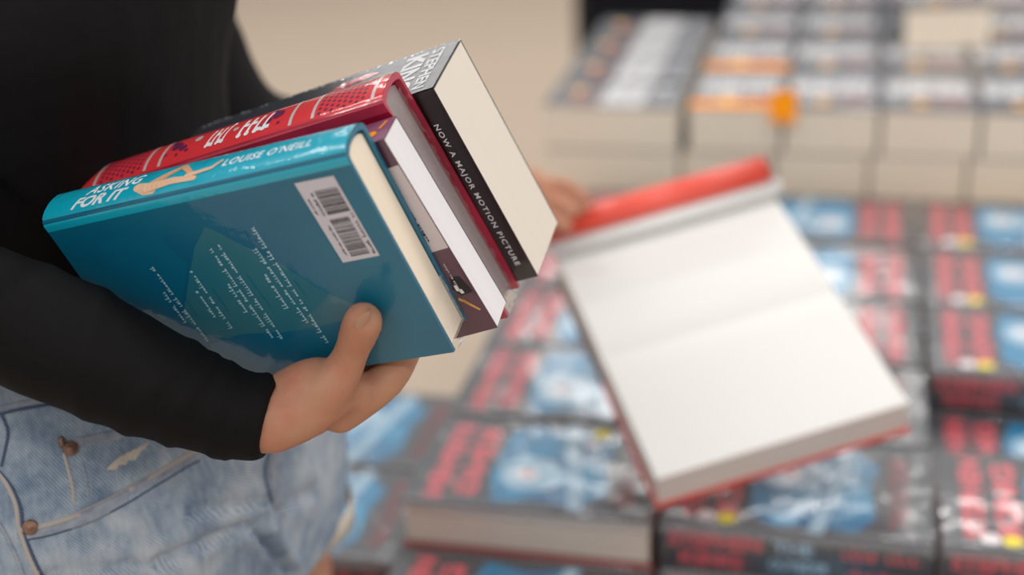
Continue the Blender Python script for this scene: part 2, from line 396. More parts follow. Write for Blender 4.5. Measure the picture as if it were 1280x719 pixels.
# lower books in front of the front row
fr = []
for c, u, v, n in (('A', -.391 + .12, .905 + .075, 2), ('M', -.149 + .12 + .005, .90 + .08, 1), ('R', .092 + .12, .90 + .08, 1)):
    for k in range(n):
        o_ = put(protoR, place(u, v, ZT + .0006 + k * (TO + .0006), jit(.006)),
            {'A': 'black thriller with a yellow sticker lying %s in front of the cream page edges' % ('under another' if k == 0 else 'on top'),
             'M': 'single black thriller lying low before the spines under the open book', 'R': 'single black thriller lying low before the bright red spine lettering'}[c], GRP)
        if c == 'A' and k == 1: sticker(o_, .045, .052, TO + .0006, .0085, M_yel); sticker(o_, .066, .051, TO + .0006, .0085, M_wst)
for ri, v in enumerate((1.112, 1.277)):
    for k in range(2):
        put(protoR, place(-.394 - .118 + (.006 if ri == 0 else 0), v, ZT + .0006 + k * (TO + .0006), .03 if ri == 0 else 0), 'black thriller with %s glare beside the denim shorts, %s' % (('strong', 'softer')[ri], ('at the bottom', 'on top')[k]), GRP)

# ---- thick paperbacks: local x 0..LP width (spine at x=0), y 0..HP height, z 0..TP
LP, HP, TP = .130, .196, .0645
def paperback(orange=False):
    r = empty('paperback_book'); m = MB()
    # cover: thin front, spine, back
    t = .0006
    m.box((0, 0, TP - t), (LP, HP, TP), M_dark2 if True else 0); m.box((0, 0, 0), (LP, HP, t), M_dark2); m.box((0, 0, t), (t, HP, TP - t), M_dark2)
    z = TP + .0002
    put_poly(m, [(.004, .095, z), (LP - .004, .095, z), (LP - .004, .135, z), (.004, .135, z)], M_greyband)  # paler grey band behind the white lettering
    put_text(m, 'STEPHEN', (.008, .118, z + .0001), (LP - .016, 0, 0), (0, .026, 0), M_white, bold=.05)
    put_text(m, 'KING', (.008, .078, z + .0001), (LP - .016, 0, 0), (0, .038, 0), M_white, bold=.05)
    put_poly(m, [(.05, .066, z + .0001), (.12, .052, z + .0001), (.125, .062, z + .0001), (.06, .074, z + .0001)], M_dred)
    put_poly(m, [(.01, .15, z), (.12, .15, z), (.11, .19, z), (.02, .185, z)], M_slate)  # greyer patch on the far third of the cover
    if orange:
        put_poly(m, [(.0, .004, z + .0002), (LP, .004, z + .0002), (LP, .034, z + .0002), (.0, .034, z + .0002)], M_orange)
    for y, mat in ((.04, M_lred),): put_poly(m, [(.075, y, z), (.115, y, z), (.11, y + .008, z), (.08, y + .006, z)], mat)
    m.build('cover', r)
    b = MB(); b.box((t, .0006, t), (LP - .0008, HP - .0006, TP - t), M_cream); b.build('page_block', r)
    sticker(r, .052, .038, TP + .0006, .011, M_amber if not orange else M_orange2)
    return r
M_dark2 = wrap('slate_card', (.05, .06, .08), cior=1.75, rough=.35, coatr=.15, bump=(18, 1, .008, 'coat'))
M_slate = wrap('grey_cover_patch', (.16, .17, .20), cior=1.75, rough=.4, coatr=.15, bump=(18, 1, .008, 'coat')); M_greyband = wrap('pale_grey_band', (.24, .24, .27), cior=1.75, rough=.3, coatr=.15)
M_orange2 = principled('pale_orange_sticker', (.95, .50, .06), rough=.5)
protoP = paperback(); protoO = paperback(True)
GP = 'thick paperbacks stacked at the back of the low table'
VP = [1.955, 2.155, 2.355, 2.555]; rn = ('front', 'second', 'third', 'rear'); cn = ('orange banded', 'square stickered', 'middle', 'right hand', 'outermost')
for ci in range(5):
    for ri, v0 in enumerate(VP):
        for k in range(4):
            top = k == 3
            u = -.226 + .1335 * ci + .066 + (0 if top else jit(.0008) + (-.012 if k == 2 else 0)) + (.012 if 0 else 0); v = v0 + .098 + jit(.001)
            mw = place(u, v, ZT + .0006 + k * (TP + .0005), jit(.004) if top else jit(.003), LP, HP)
            if top: lab = 'thick paperback topping the %s row of the %s column of upright stacks' % (rn[ri], cn[ci])
            elif ri == 0 and k >= 1: lab = 'thick paperback showing cream pages, %s layer of the %s front stack' % (('', 'third', 'second')[k], cn[ci])
            else: lab = 'thick paperback hidden below others inside the back stacks'
            put(protoO if (ci == 0 and ri < 2 and top) else protoP, mw, lab, GP)
for ri in range(4):   # the turned stacks at the left
    for k in range(4):
        v = 1.947 + .134 * ri + .066
        mw = Matrix.Translation(T(-.338 + jit(.001), v, ZT + .0006 + k * (TP + .0005))) @ RZ @ Matrix.Rotation(-math.pi / 2 + jit(.01), 4, 'Z') @ Matrix.Translation((-LP / 2, -HP / 2, 0))
        if k == 3: lab = 'paperback turned sideways on top of the left stacks, %s row' % rn[ri]
        elif ri == 0 and k >= 1: lab = 'paperback turned sideways in the leftmost front stack, %s layer down' % ('', 'third', 'second')[k]
        else: lab = 'sideways paperback hidden inside the left stacks'
        put(protoP, mw, lab, GP)
put(protoP, place(.128, 2.385, ZT + .0006 + 4 * (TP + .0005) + .0012, math.radians(7), LP, HP), 'lone thick paperback lying loose on top of the back stacks', GP)
# orange square shelf tag on the second column
m = MB(); m.box((0, 0, 0), (.036, .045, .0012), M_orange)
o = m.build('orange_tag', None, Matrix.Translation(T(-.110, 1.946, ZT + 4 * (TP + .0005) - .016)) @ RZ @ Matrix.Rotation(1.15, 4, 'X')); tag(o, 'square orange tag on the front edge of the paperback stacks', 'tag')
m = MB(); m.box((0, 0, 0), (.006, .05, .0015), M_lam)
o = m.build('wooden_stick', None, Matrix.Translation(T(.20, 1.19, .7625)) @ RZ); tag(o, 'short tan stick lying across a black cover at the right', 'stick')

# ---------------------------------------------------------------- open white book
R3 = Matrix(((.9688, -.2349, -.0789), (.1913, .9113, -.3646), (.1576, .3381, .9278)))
OB = Matrix.Translation((.116, 1.052, .813)) @ R3.to_4x4(); WB, HB, TB = .235, .30, .036
r = empty('open_book', OB); tag(r, 'large open hardcover with blank white pages and red cover, held above the black books', 'book')
m = MB(); m.box((-.003, -.003, -TB - .003), (WB + .003, HB * .5, -TB), M_redboard); m.box((-.004, HB * .5, -TB - .003), (WB + .009, HB + .002, -TB + .002), M_ink)
o = m.build('cover', r); 
# near page block with rounded gutter, far page block
def blk(y0, y1, zt0, zt1, bot, mat_top):
    m = MB(); n = 10; prof = []
    for i in range(n + 1):
        t = i / n; y = y0 + (y1 - y0) * t; z = zt0 + (zt1 - zt0) * t
        prof.append((y, z - .004 * (math.exp(-((y - HB * .5) / .006) ** 2))))
    pr = prof + [(y1, bot), (y0, bot)]; N = m.extrude(pr, 0, WB, M_paperblk)
    m.add([(0, y, z) for y, z in pr], [tuple(range(N))], M_paperblk); m.add([(WB, y, z) for y, z in pr], [tuple(range(N))[::-1]], M_paperblk)
    top = [(x, y, z + .0003) for y, z in prof for x in (0, WB)]; m.add(top, [(2 * i, 2 * i + 1, 2 * i + 3, 2 * i + 2) for i in range(n)], mat_top, True)
    return m
blk(0, HB * .5, 0, 0, -TB, M_paper).build('page_block', r); blk(HB * .5, HB, 0, -.002, -TB + .002, M_paper).build('page_block', r)
# curled leaf and red flap at the far edge
def curl(y0, rad, turns0, turns1, mat, x0, x1, zc, name, taper=.0, th=.0012, n=20):
    m = MB(); rows = []
    for side in (0, 1):
        for i in range(n + 1):
            a = turns0 + (turns1 - turns0) * i / n; rr = rad - side * th
            rows.append([(x, y0 + math.cos(a) * rr * (1 - taper * (x - x0)), zc + math.sin(a) * rr * (1 - taper * (x - x0))) for x in (x0, (x0 + x1) / 2, x1)])
    vs = [p for rw in rows for p in rw]; fs = []
    for i in range(n):
        for k in range(2):
            fs.append((i * 3 + k, i * 3 + k + 1, (i + 1) * 3 + k + 1, (i + 1) * 3 + k)); o2 = (n + 1) * 3; fs.append((o2 + i * 3 + k, o2 + (i + 1) * 3 + k, o2 + (i + 1) * 3 + k + 1, o2 + i * 3 + k + 1))
    for i in range(n):
        for k in (0, 2): fs.append((i * 3 + k, (i + 1) * 3 + k, (n + 1) * 3 + (i + 1) * 3 + k, (n + 1) * 3 + i * 3 + k))
    for i in (0, n): 
        for k in range(2): fs.append((i * 3 + k, i * 3 + k + 1, (n + 1) * 3 + i * 3 + k + 1, (n + 1) * 3 + i * 3 + k))
    m.add(vs, fs, mat, True); return m.build(name, r)
curl(HB - .002, .0092, -2.2, 4.0, M_leaf, -.004, WB + .006, .0098, 'curled_leaf')
curl(HB + .012, .017, -1.2, 3.0, M_red, -.006, WB - .004, .019, 'red_flap', th=.0015)
MB_ = MB(); MB_.box((0, 0, 0), (.001, .001, .001), M_red)

# ---------------------------------------------------------------- held books
HELD = {
 'blue':   ((-.0829, -.0654, .7153), ((.895, .380, .234), (-.154, .755, -.638), (-.419, .535, .734)), (.2015, .1341, .0292)),
 'purple': ((-.0669, -.0773, .7422), ((.870, .445, .212), (-.239, .757, -.608), (-.431, .478, .765)), (.198, .1321, .0239)),
 'red':    ((-.0687, -.0985, .7596), ((.874, .428, .231), (-.202, .751, -.628), (-.442, .502, .743)), (.2206, .1547, .0305)),
 'king':   ((-.0435, -.1101, .7858), ((.868, .435, .240), (-.212, .762, -.612), (-.450, .480, .753)), (.198, .1356, .0564))}
def held_matrix(k):
    o, R, d = HELD[k]
    m_ = camvec(R[0][0], R[1][0], R[2][0]).normalized(); w_ = camvec(R[0][1], R[1][1], R[2][1]); w_ = (w_ - m_ * w_.dot(m_)).normalized(); t_ = m_.cross(w_)
    return Matrix.Translation(CAM + camvec(*o)) @ Matrix((m_, w_, t_)).transposed().to_4x4(), d
def facing(MW, px, py, axis=2, off=0.0):   # point of a book's face lying under a line of sight, in the book's own frame
    I = MW.inverted(); o = I @ CAM; d = (I.to_3x3() @ (at(px, py, 1) - CAM)); k = (off - o[axis]) / d[axis]; return o + d * k
BM, (BL, BW, BT) = held_matrix('blue')
M_teal = wrap('teal_jacket', (.0, .155, .245), coat=.7, coatr=.05, rough=.4, bump=(45, .22, .0025, 'coat'), vary=(7, .3, (.0, .105, .205)))
M_litspine = wrap('lit_cyan_spine', (.0, .40, .55), coatr=.06, bump=(80, .55, .003, 'coat'))  # jacket colour brightened on the spine for the light from above
M_ghost = wrap('grey_green_print', (.014, .153, .222), coatr=.05, bump=(45, .22, .0025, 'coat'), vary=(20, .2, (.032, .165, .21)))
M_ghost2 = wrap('deep_blue_print', (.0, .125, .225), coatr=.05, bump=(45, .22, .0025, 'coat'))
M_txt = wrap('pale_jacket_print', (.36, .56, .66), coatr=.05); M_lab = wrap('label_white', (.62, .60, .66), coatr=.05); M_txw = wrap('white_jacket_print', (.85, .88, .92), coatr=.05); M_kw = principled('white_ink', (.85, .86, .9), rough=.5)
M_fig = wrap('peach_print', (.75, .42, .25), coatr=.06); M_fig2 = wrap('light_peach_print', (.85, .55, .36), coatr=.06)
r = empty('hardcover_book', BM); tag(r, 'teal hardcover facing front with a barcode label, thumb resting on it', 'book', 'books held in the arm')
m = MB(); pr = book_profile(BW, BT, .0024, .006)
cover_mesh(m, BL, BW, BT, .0024, .006, M_teal)
# spine skin
def bsp(p):   # (x, q, _) with q 0..1 across the spine from near to far
    q = min(max(p.y, 0), 1); a = math.acos(max(-1, min(1, 1 - 2 * q))); return Vector((p.x, -.006 * math.sin(a) - .0003 - p.z, BT * q))
ns = 12
vs = [(-BL, .0045, -.00003), (0, .0045, -.00003), (-BL, .001, -.00025), (0, .001, -.00025)]
for i in range(ns + 1):
    for x in (-BL, 0): vs.append(bsp(Vector((x, i / ns, 0))))
m.add(vs, [(2 * i, 2 * i + 1, 2 * i + 3, 2 * i + 2) for i in range(ns + 2)], M_litspine, True)
zf = -.00004
def bf(px, py, lift=0): p = facing(BM, px, py, 2, 0); return (p.x, p.y, zf - lift)
put_poly(m, [bf(*q) for q in ((256, 284), (268, 288), (300, 305), (350, 330), (400, 362), (452, 384), (470, 402), (440, 398), (392, 410), (340, 418), (300, 425), (262, 420), (228, 400), (236, 350), (243, 310))], M_ghost)
put_poly(m, [bf(*q, .00005) for q in ((300, 418), (345, 415), (384, 424), (352, 440), (330, 468), (270, 458), (262, 430))], M_ghost2)
put_poly(m, [bf(*q, .00005) for q in ((120, 300), (190, 290), (235, 330), (228, 380), (205, 400), (160, 370), (130, 330))], M_ghost2)
lines = [((317, 283), (411, 428)), ((322, 312), (386, 403)), ((333, 343), (361, 385)), ((275, 307), (354, 423)), ((265, 311), (342, 422)), ((285, 352), (310, 390)),
         ((240, 338), (291, 410)), ((247, 363), (270, 396)), ((192, 334), (261, 426)), ((207, 366), (233, 403))]
for a, b in lines:
    A = Vector(bf(*a, .0001)); B = Vector(bf(*b, .0001)); d = A - B; n = max(8, int(d.length / .0021)); up = Vector((0, 0, -1)).cross(d).normalized() * .0034
    if up.x > 0: up = -up
    scribble(m, B, d, up, M_txt, n)
for a, b in (((311, 345), (338, 382)), ((369, 350), (384, 370)), ((266, 360), (286, 388)), ((233, 372), (246, 394))):
    A = Vector(bf(*a, .0001)); B = Vector(bf(*b, .0001)); d = A - B; scribble(m, B, d, Vector((-.002, 0, 0)), M_ghost2, 12)
# label with two barcodes
c1, c2, c3, c4 = [Vector(bf(*q, .0003)) for q in ((368, 229), (417, 219), (475, 319), (429, 328))]
put_poly(m, [c1, c2, c3, c4], M_lab)
def lb(a, b): return (c1.lerp(c2, a)).lerp(c4.lerp(c3, a), b) + Vector((0, 0, -.0001))   # a across, b along
rb = random.Random(11)
b0 = .10
def bars(b, e, a0, a1):
    x = b
    while x < e:
        w = rb.choice((.005, .008, .012)); put_poly(m, [lb(a0, x), lb(a1, x), lb(a1, x + w), lb(a0, x + w)], M_inkflat); x += w + rb.choice((.005, .007, .011))
bars(.13, .42, .34, .93); bars(.48, .95, .30, .80)
def lbtext(s, a, b0, b1, h):
    o = lb(a, b1); put_text(m, s, o, lb(a, b0) - o, lb(a - h, b1) - o, M_inkflat, bold=.01)
scribble(m, lb(.28, .42), lb(.28, .15) - lb(.28, .42), lb(.16, .42) - lb(.28, .42), M_inkflat, 9)
scribble(m, lb(.12, .40), lb(.12, .20) - lb(.12, .40), lb(.04, .40) - lb(.12, .40), M_inkflat, 16)
scribble(m, lb(.94, .96), lb(.94, .46) - lb(.94, .96), lb(.84, .96) - lb(.94, .96), M_inkflat, 13)
scribble(m, lb(.22, .92), lb(.22, .54) - lb(.22, .92), lb(.14, .92) - lb(.22, .92), M_inkflat, 24)
# spine lettering: q along thickness, x along the spine
def sx(px): # x along the spine for a pixel column on the spine
    return -BL * (434 - px) / (434 - 55) 
put_text(m, 'ASKING', (sx(106), .43, .0001), (.0385, 0, 0), (.002, .27, 0), M_kw, fn=bsp, k2=3, bold=.015, shear=.12, space=1.08)
put_text(m, 'FOR IT', (sx(93), .12, .0001), (.0375, 0, 0), (.002, .26, 0), M_txw, fn=bsp, k2=3, bold=.035, shear=.25)
put_text(m, "LOUISE O'NEILL", (sx(285), .34, .0001), (.056, 0, 0), (.001, .20, 0), M_kw, fn=bsp, k2=3, bold=.01, shear=.12, space=1.1)
LN = [0]
def limb(pts, w, mat, lift=.0001):
    q3 = [(*p_, w_) for p_, w_ in zip(pts, w)]; fine = [tuple(a_ + (b_ - a_) * j_ / 5 for a_, b_ in zip(q3[i_], q3[i_ + 1])) for i_ in range(len(q3) - 1) for j_ in range(5)] + [q3[-1]]
    pts = [(p_[0], p_[1]) for p_ in fine]; w = [p_[2] for p_ in fine]
    LN[0] += 1; lift = .00008 * LN[0]
    for i in range(len(pts) - 1):
        (x0, q0), (x1, q1) = pts[i], pts[i + 1]; w0, w1 = w[i], w[i + 1]
        dx, dq = (x1 - x0), (q1 - q0) * BT; l = math.hypot(dx, dq); nx, nq = -dq / l, dx / l / BT
        put_poly(m, [(x0 + nx * w0, q0 + nq * w0, lift), (x1 + nx * w1, q1 + nq * w1, lift), (x1 - nx * w1, q1 - nq * w1, lift), (x0 - nx * w0, q0 - nq * w0, lift)][::-1], mat, bsp)
    for (x, q), ww in zip(pts, w): put_disc(m, (x, q, lift + .00003), ww, (1, 0, 0), (0, 1 / BT, 0), mat, 10, bsp)
sX = lambda t: sx(178) + .056 * t
limb([(sX(.02), .30), (sX(.13), .22), (sX(.22), .16)], [.0030, .0040, .0026], M_fig2)
limb([(sX(.18), .28), (sX(.50), .66)], [.0028, .0022], M_fig)
limb([(sX(.50), .66), (sX(.68), .30)], [.0022, .0014], M_fig)
limb([(sX(.16), .22), (sX(.45), .26), (sX(.72), .20)], [.0030, .0024, .0015], M_fig2)
limb([(sX(.62), .30), (sX(.90), .36), (sX(.99), .52)], [.0017, .0012, .0010], M_fig2)
m.build('jacket', r)
b = MB(); block_mesh(b, BL, BW, BT, .003, .0055, .0022, M_cream); b.build('page_block', r)
# crumpled shrink-wrap seam at the fore edge corner
def crumple(name, parent, p0, du, dv, nu, nv, amp, seed=0):
    m = MB(); p0 = Vector(p0); du = Vector(du); dv = Vector(dv); nn = du.cross(dv).normalized(); vs = []
    for i in range(nu + 1):
        for j in range(nv + 1):
            p = p0 + du * (i / nu) + dv * (j / nv); e = noise.noise(Vector((i * .9, j * .9, seed))) * amp * (1 - .3 * (j in (0, nv))); vs.append(p + nn * (e + amp * .8))
    m.add(vs, [(i * (nv + 1) + j, (i + 1) * (nv + 1) + j, (i + 1) * (nv + 1) + j + 1, i * (nv + 1) + j + 1) for i in range(nu) for j in range(nv)], M_plastic, False)
    return m.build(name, parent)
crumple('shrink_wrap', r, (0, BW * .72, .003), (0, BW * .29, 0), (.001, 0, BT - .005), 22, 6, .0016, 3)

PM, (PL, PW, PT) = held_matrix('purple')
M_pur = wrap('plum_card', (.085, .022, .05), coatr=.08, rough=.35, bump=(30, .2, .002, 'coat')); M_purs = wrap('mauve_spine', (.26, .11, .20), coatr=.08, rough=.35, bump=(30, .2, .002, 'coat'))
M_pink = wrap('pale_label', (.62, .54, .56), coatr=.08); M_gold = principled('gold_print', (.75, .38, .10), rough=.4, metal=.2)
r = empty('paperback_book', PM); tag(r, 'slim plum paperback with white pages between the teal book and the red one', 'book', 'books held in the arm')
m = MB(); cover_mesh(m, PL, PW, PT, .0005, .0002, M_pur)
m.add([(-PL, -.0002, .0003), (0, -.0002, .0003), (0, -.0002, PT), (-PL, -.0002, PT)], [(0, 1, 2, 3)], M_purs)
def pf(px, py, lift=0): p = facing(PM, px, py, 2, 0); return (p.x, p.y, -.00005 - lift)
put_poly(m, [(-.0003, .0165, -.0002), (-.0003, .073, -.0002), (-.05, .073, -.0002), (-.05, .0165, -.0002)], M_pink)
y = .022
while y < .066:
    w = rb.choice((.0006, .001, .0014)); x0 = -.0135 if y < .04 or y > .046 else -.010; put_poly(m, [(x0, y, -.0003), (x0, y + w, -.0003), (-.03, y + w, -.0003), (-.03, y, -.0003)], M_inkflat); y += w + rb.choice((.0008, .0012))
scribble(m, (-.0085, .066, -.0003), (0, -.042, 0), (-.0022, 0, 0), M_inkflat, 18)
scribble(m, (-.008, .102, -.0003), (0, -.020, 0), (-.0016, 0, 0), M_pink, 16)
put_poly(m, [pf(*q, .0001) for q in ((561, 347), (574, 345), (591, 364), (577, 370), (566, 362))], M_inkflat)
for q in (((567, 357), (571, 364)), ((573, 362), (577, 367)),):
    a, b_ = q; put_poly(m, [pf(a[0], a[1], .0002), pf(a[0] + 4, a[1] - 1, .0002), pf(b_[0] + 4, b_[1] - 1, .0002), pf(b_[0], b_[1], .0002)], M_white)
put_poly(m, [pf(*q, .0001) for q in ((579, 374), (601, 386), (600, 388), (578, 377))], M_gold); put_poly(m, [pf(*q, .0001) for q in ((573, 372), (588, 379), (587, 381), (573, 375))], M_gold)
put_disc(m, (-.012, -.0004, PT * .42), .0042, (1, 0, 0), (0, 0, 1), M_orange, 14, ry=.0032); put_poly(m, [(-.0085, -.0004, PT * .6), (-.0065, -.0004, PT * .6), (-.004, -.0004, PT * .9), (-.006, -.0004, PT * .88)], M_orange)
m.build('cover', r); b = MB(); b.box((-PL + .0002, .0008, .0006), (-.0002, PW - .0004, PT - .0006), M_whitep); b.build('page_block', r)

RM, (RL, RW, RT) = held_matrix('red')
M_cloth = wrap('red_cloth', (.78, .035, .045), coatr=.08, rough=.5, bump=(60, .45, .002, 'coat')); M_crim = wrap('shaded_crimson_board', (.55, .012, .06), coatr=.08, bump=(30, .2, .002, 'coat'), vary=(25, .3, (.36, .006, .035)))  # boards coloured darker than the cloth for the shade on that side
M_plumprint = wrap('plum_print', (.16, .02, .09), coatr=.08); M_silver = principled('silver_foil', (.80, .70, .70), rough=.35, metal=.3, coat=.6)
r = empty('hardcover_book', RM); tag(r, 'red clothbound classic with a foil patterned spine under clear wrap', 'book', 'books held in the arm')
m = MB(); cover_mesh(m, RL, RW, RT, .0026, .0045, M_crim, .0018)
def rsp(p): q = min(max(p.y, 0), 1); a = math.acos(max(-1, min(1, 1 - 2 * q))); return Vector((p.x, -.0045 * math.sin(a) - .0003 - p.z, RT * q))
vs = []
for i in range(ns + 1):
    for x in (-RL, 0): vs.append(rsp(Vector((x, i / ns, 0))))
m.add(vs, [(2 * i, 2 * i + 1, 2 * i + 3, 2 * i + 2) for i in range(ns)], M_cloth, True)
def rx(t): return -RL * (1 - t)   # t 0 at the far (left) end, 1 at the seen end
def band(t, w, mat):
    for i in range(8): put_poly(m, [(rx(t), .08 + i * .105, .0001), (rx(t + w), .08 + i * .105, .0001), (rx(t + w), .08 + (i + 1) * .105, .0001), (rx(t), .08 + (i + 1) * .105, .0001)], mat, rsp)
for t in (.055, .235, .285, .715, .785, .965): band(t, .010, M_silver)
for t0, t1 in ((.075, .225), (.80, .95)):
    for i in range(8):
        for j in range(6):
            x = rx(t0 + (t1 - t0) * (i + .5) / 8); q = .14 + .125 * j + (.06 if i % 2 else 0); s_ = .0015
            put_poly(m, [(x - s_, q, .0001), (x, q - s_ / RT * .9, .0001), (x + s_, q, .0001), (x, q + s_ / RT * .9, .0001)], M_plumprint, rsp)
for t, sc in ((.33, 1), (.665, -1)):   # small running animal ornament, generic
    for (dx, q, ww) in ((0, .55, .0042), (.006 * sc, .42, .0030), (-.004, .72, .0025), (.010 * sc, .30, .0015), (.003, .25, .0012), (-.006, .34, .0012)):
        put_disc(m, (rx(t) + dx, q, .00015), ww, (1, 0, 0), (0, 1 / RT, 0), M_plumprint, 9, rsp)
rr = random.Random(4)
def fancy(t0, t1, n):
    for i in range(n):
        x = rx(t0 + (t1 - t0) * i / n); w = (rx(t1) - rx(t0)) / n * .42; sl = .003
        
        for j_ in range(6):
            a_, b_ = j_ / 6, (j_ + 1) / 6; wv = w * (1 - .35 * math.sin(math.pi * a_)); put_poly(m, [(x + sl * a_, .18 + .52 * a_, .0002), (x + wv + sl * a_, .18 + .52 * a_, .0002), (x + wv + sl * b_, .18 + .52 * b_, .0002), (x + sl * b_, .18 + .52 * b_, .0002)], M_kw, rsp)
        put_disc(m, (x + w * .7, .22, .0003), w * .75, (1, 0, 0), (0, 1 / RT, 0), M_kw, 7, rsp)
        k = rr.choice((.2, .45, .7)); put_poly(m, [(x + w * .8 + sl * k, k, .0002), (x + w * 2.1 + sl * k, k, .0002), (x + w * 2.1 + sl * k, k + .10, .0002), (x + w * .8 + sl * k, k + .10, .0002)], M_kw, rsp)
fancy(.44, .51, 4); fancy(.545, .65, 4); put_disc(m, (rx(.53), .5, .0001), .002, (1, 0, 0), (0, 1 / RT, 0), M_silver, 8, rsp); put_disc(m, (rx(.40), .6, .0001), .003, (1, 0, 0), (0, 1 / RT, 0), M_silver, 6, rsp)
m.build('cover', r)
M_shade = pages('shaded_wrapped_pages', (.40, .34, .34)); b = MB(); block_mesh(b, RL, RW, RT, .0032, .0035, .0045, M_shade); b.build('page_block', r)  # page colour greyed for the shade between the boards, under the wrap
crumple('shrink_wrap', r, (-.0012, .004, .003), (0, RW - .004, 0), (0, 0, RT - .006), 40, 8, .0022, 9)

KM, (KL, KW, KT) = held_matrix('king')
M_kspine = wrap('black_spine', (.035, .04, .052), rough=.4, coat=.5, coatr=.2, bump=(50, .25, .001, 'coat')); M_kb = wrap('black_back', (.012, .010, .012), rough=.35, coatr=.15, bump=(30, .1, .001, 'coat'))
r = empty('paperback_book', KM); tag(r, 'thick black paperback with cream pages, rearmost of the held books', 'book', 'books held in the arm')
m = MB(); cover_mesh(m, KL, KW, KT, .0006, .0004, M_kb)
m.add([(-KL, -.0007, .0002), (0, -.0007, .0002), (0, -.0007, KT), (-KL, -.0007, KT)], [(0, 1, 2, 3)], M_kspine)
put_text(m, 'STEPHEN', (-.0165, -.0009, KT * .92), (0, 0, -KT * .84), (.0088, 0, 0), M_kw, bold=.03)
put_text(m, 'KING', (-.0345, -.0009, KT * .90), (0, 0, -KT * .80), (.0155, 0, 0), M_kw, bold=.04)
put_poly(m, [(-.094, -.0009, KT * .60), (-.075, -.0009, KT * .72), (-.052, -.0009, KT * .80), (-.060, -.0009, KT * .88), (-.080, -.0009, KT * .84)], M_lred)
for i in range(46):   # small white flecks along the far edge
    x = -.195 * rr.random() ; s_ = rr.uniform(.0006, .0022); q = KT * rr.uniform(.955, .995); put_poly(m, [(x, -.0009, q), (x + s_, -.0009, q), (x + s_ * .7, -.0009, q - .0014), (x, -.0009, q - .001)], M_txw)
A = facing(KM, 541, 157, 2, 0); B = facing(KM, 644, 332, 2, 0)
put_text(m, 'NOW A MAJOR MOTION PICTURE', (-.0125, A.y, -.0003), (.002, B.y - A.y, 0), (.0043, 0, 0), M_txw, bold=.015, space=1.25)
m.build('cover', r); b = MB(); b.box((-KL + .0002, .001, .0008), (-.0002, KW - .0004, KT - .0008), pages('ivory_pages', (.80, .73, .64), dark=.93)); b.build('page_block', r)

# ---------------------------------------------------------------- person
NF = Vector((math.cos(math.radians(25)), -math.sin(math.radians(25)), 0)) # way the body faces
LF = Vector((math.sin(math.radians(25)), math.cos(math.radians(25)), 0))  # towards her left side
M_skin = principled('skin', (.50, .262, .16), rough=.48, sss=.25, spec=.35, vary=(38, .12, (.49, .20, .125)), bump=(260, .5, .0008))
M_nail = principled('nail', (.50, .275, .18), rough=.35, coat=.2)
M_top = principled('black_jersey', (.0045, .004, .0045), rough=.7, spec=.16, bump=(16, .5, .006))
M_hair = principled('dark_hair', (.02, .012, .008), rough=.4)
def denim_mat():
    m = principled('light_denim', (.30, .40, .55), rough=.9, spec=.15); nt = m.node_tree; b = nt.nodes['Principled BSDF']; L = nt.links.new
    tc = nt.nodes.new('ShaderNodeTexCoord')
    def nz(scale, det, mapping=None):
        n = nt.nodes.new('ShaderNodeTexNoise'); n.inputs['Scale'].default_value = scale; n.inputs['Detail'].default_value = det
        if mapping:
            mp = nt.nodes.new('ShaderNodeMapping'); mp.inputs['Scale'].default_value = mapping[0]; mp.inputs['Rotation'].default_value = mapping[1]
            L(tc.outputs['Object'], mp.inputs['Vector']); L(mp.outputs[0], n.inputs['Vector'])
        else: L(tc.outputs['Object'], n.inputs['Vector'])
        return n
    big = nz(14, 4); med = nz(60, 6); tw = nt.nodes.new('ShaderNodeTexWave'); tw.inputs['Scale'].default_value = 240; tw.inputs['Distortion'].default_value = 1.2; tw.inputs['Detail'].default_value = 2
    mp = nt.nodes.new('ShaderNodeMapping'); mp.inputs['Rotation'].default_value = (0, .75, 0); L(tc.outputs['Object'], mp.inputs['Vector']); L(mp.outputs[0], tw.inputs['Vector'])
    st = nz(300, 2, ((1, 1, .08), (0, 0, 0)))
    cr_ = nt.nodes.new('ShaderNodeValToRGB'); e = cr_.color_ramp.elements; e[0].position = .36; e[0].color = (.085, .13, .215, 1); e[1].position = .66; e[1].color = (.50, .54, .58, 1)
    k = e.new(.5); k.color = (.235, .305, .40, 1)
    def mth(op, a, b_):
        q = nt.nodes.new('ShaderNodeMath'); q.operation = op
        for i, x in enumerate((a, b_)):
            if isinstance(x, (int, float)): q.inputs[i].default_value = x
            else: L(x, q.inputs[i])
        return q.outputs[0]
    s = mth('ADD', mth('MULTIPLY', big.outputs[0], .55), mth('MULTIPLY', med.outputs[0], .25)); s = mth('ADD', s, mth('MULTIPLY', tw.outputs[1], .13)); s = mth('ADD', s, mth('MULTIPLY', st.outputs[0], .16))
    L(s, cr_.inputs[0]); L(cr_.outputs[0], b.inputs['Base Color'])
    bp = nt.nodes.new('ShaderNodeBump'); bp.inputs['Strength'].default_value = .5; bp.inputs['Distance'].default_value = .0006; L(mth('ADD', tw.outputs[1], med.outputs[0]), bp.inputs['Height']); L(bp.outputs[0], b.inputs['Normal'])
    return m
M_denim = denim_mat()
M_seam = principled('seam_denim', (.22, .25, .32), rough=.9, vary=(140, .5, (.32, .35, .41))); M_thread = principled('grey_tan_thread', (.42, .38, .36), rough=.9)
M_deepblue = principled('indigo_seam', (.06, .085, .15), rough=.9); M_copper = principled('copper', (.30, .17, .12), rough=.45, metal=.7, vary=(200, .4)); M_fray = principled('frayed_cotton', (.62, .55, .47), rough=.95, vary=(80, .2))
PC = Vector((-.285, .90, 0))
def pc(n, l, z): return PC + NF * n + LF * l + Vector((0, 0, z))
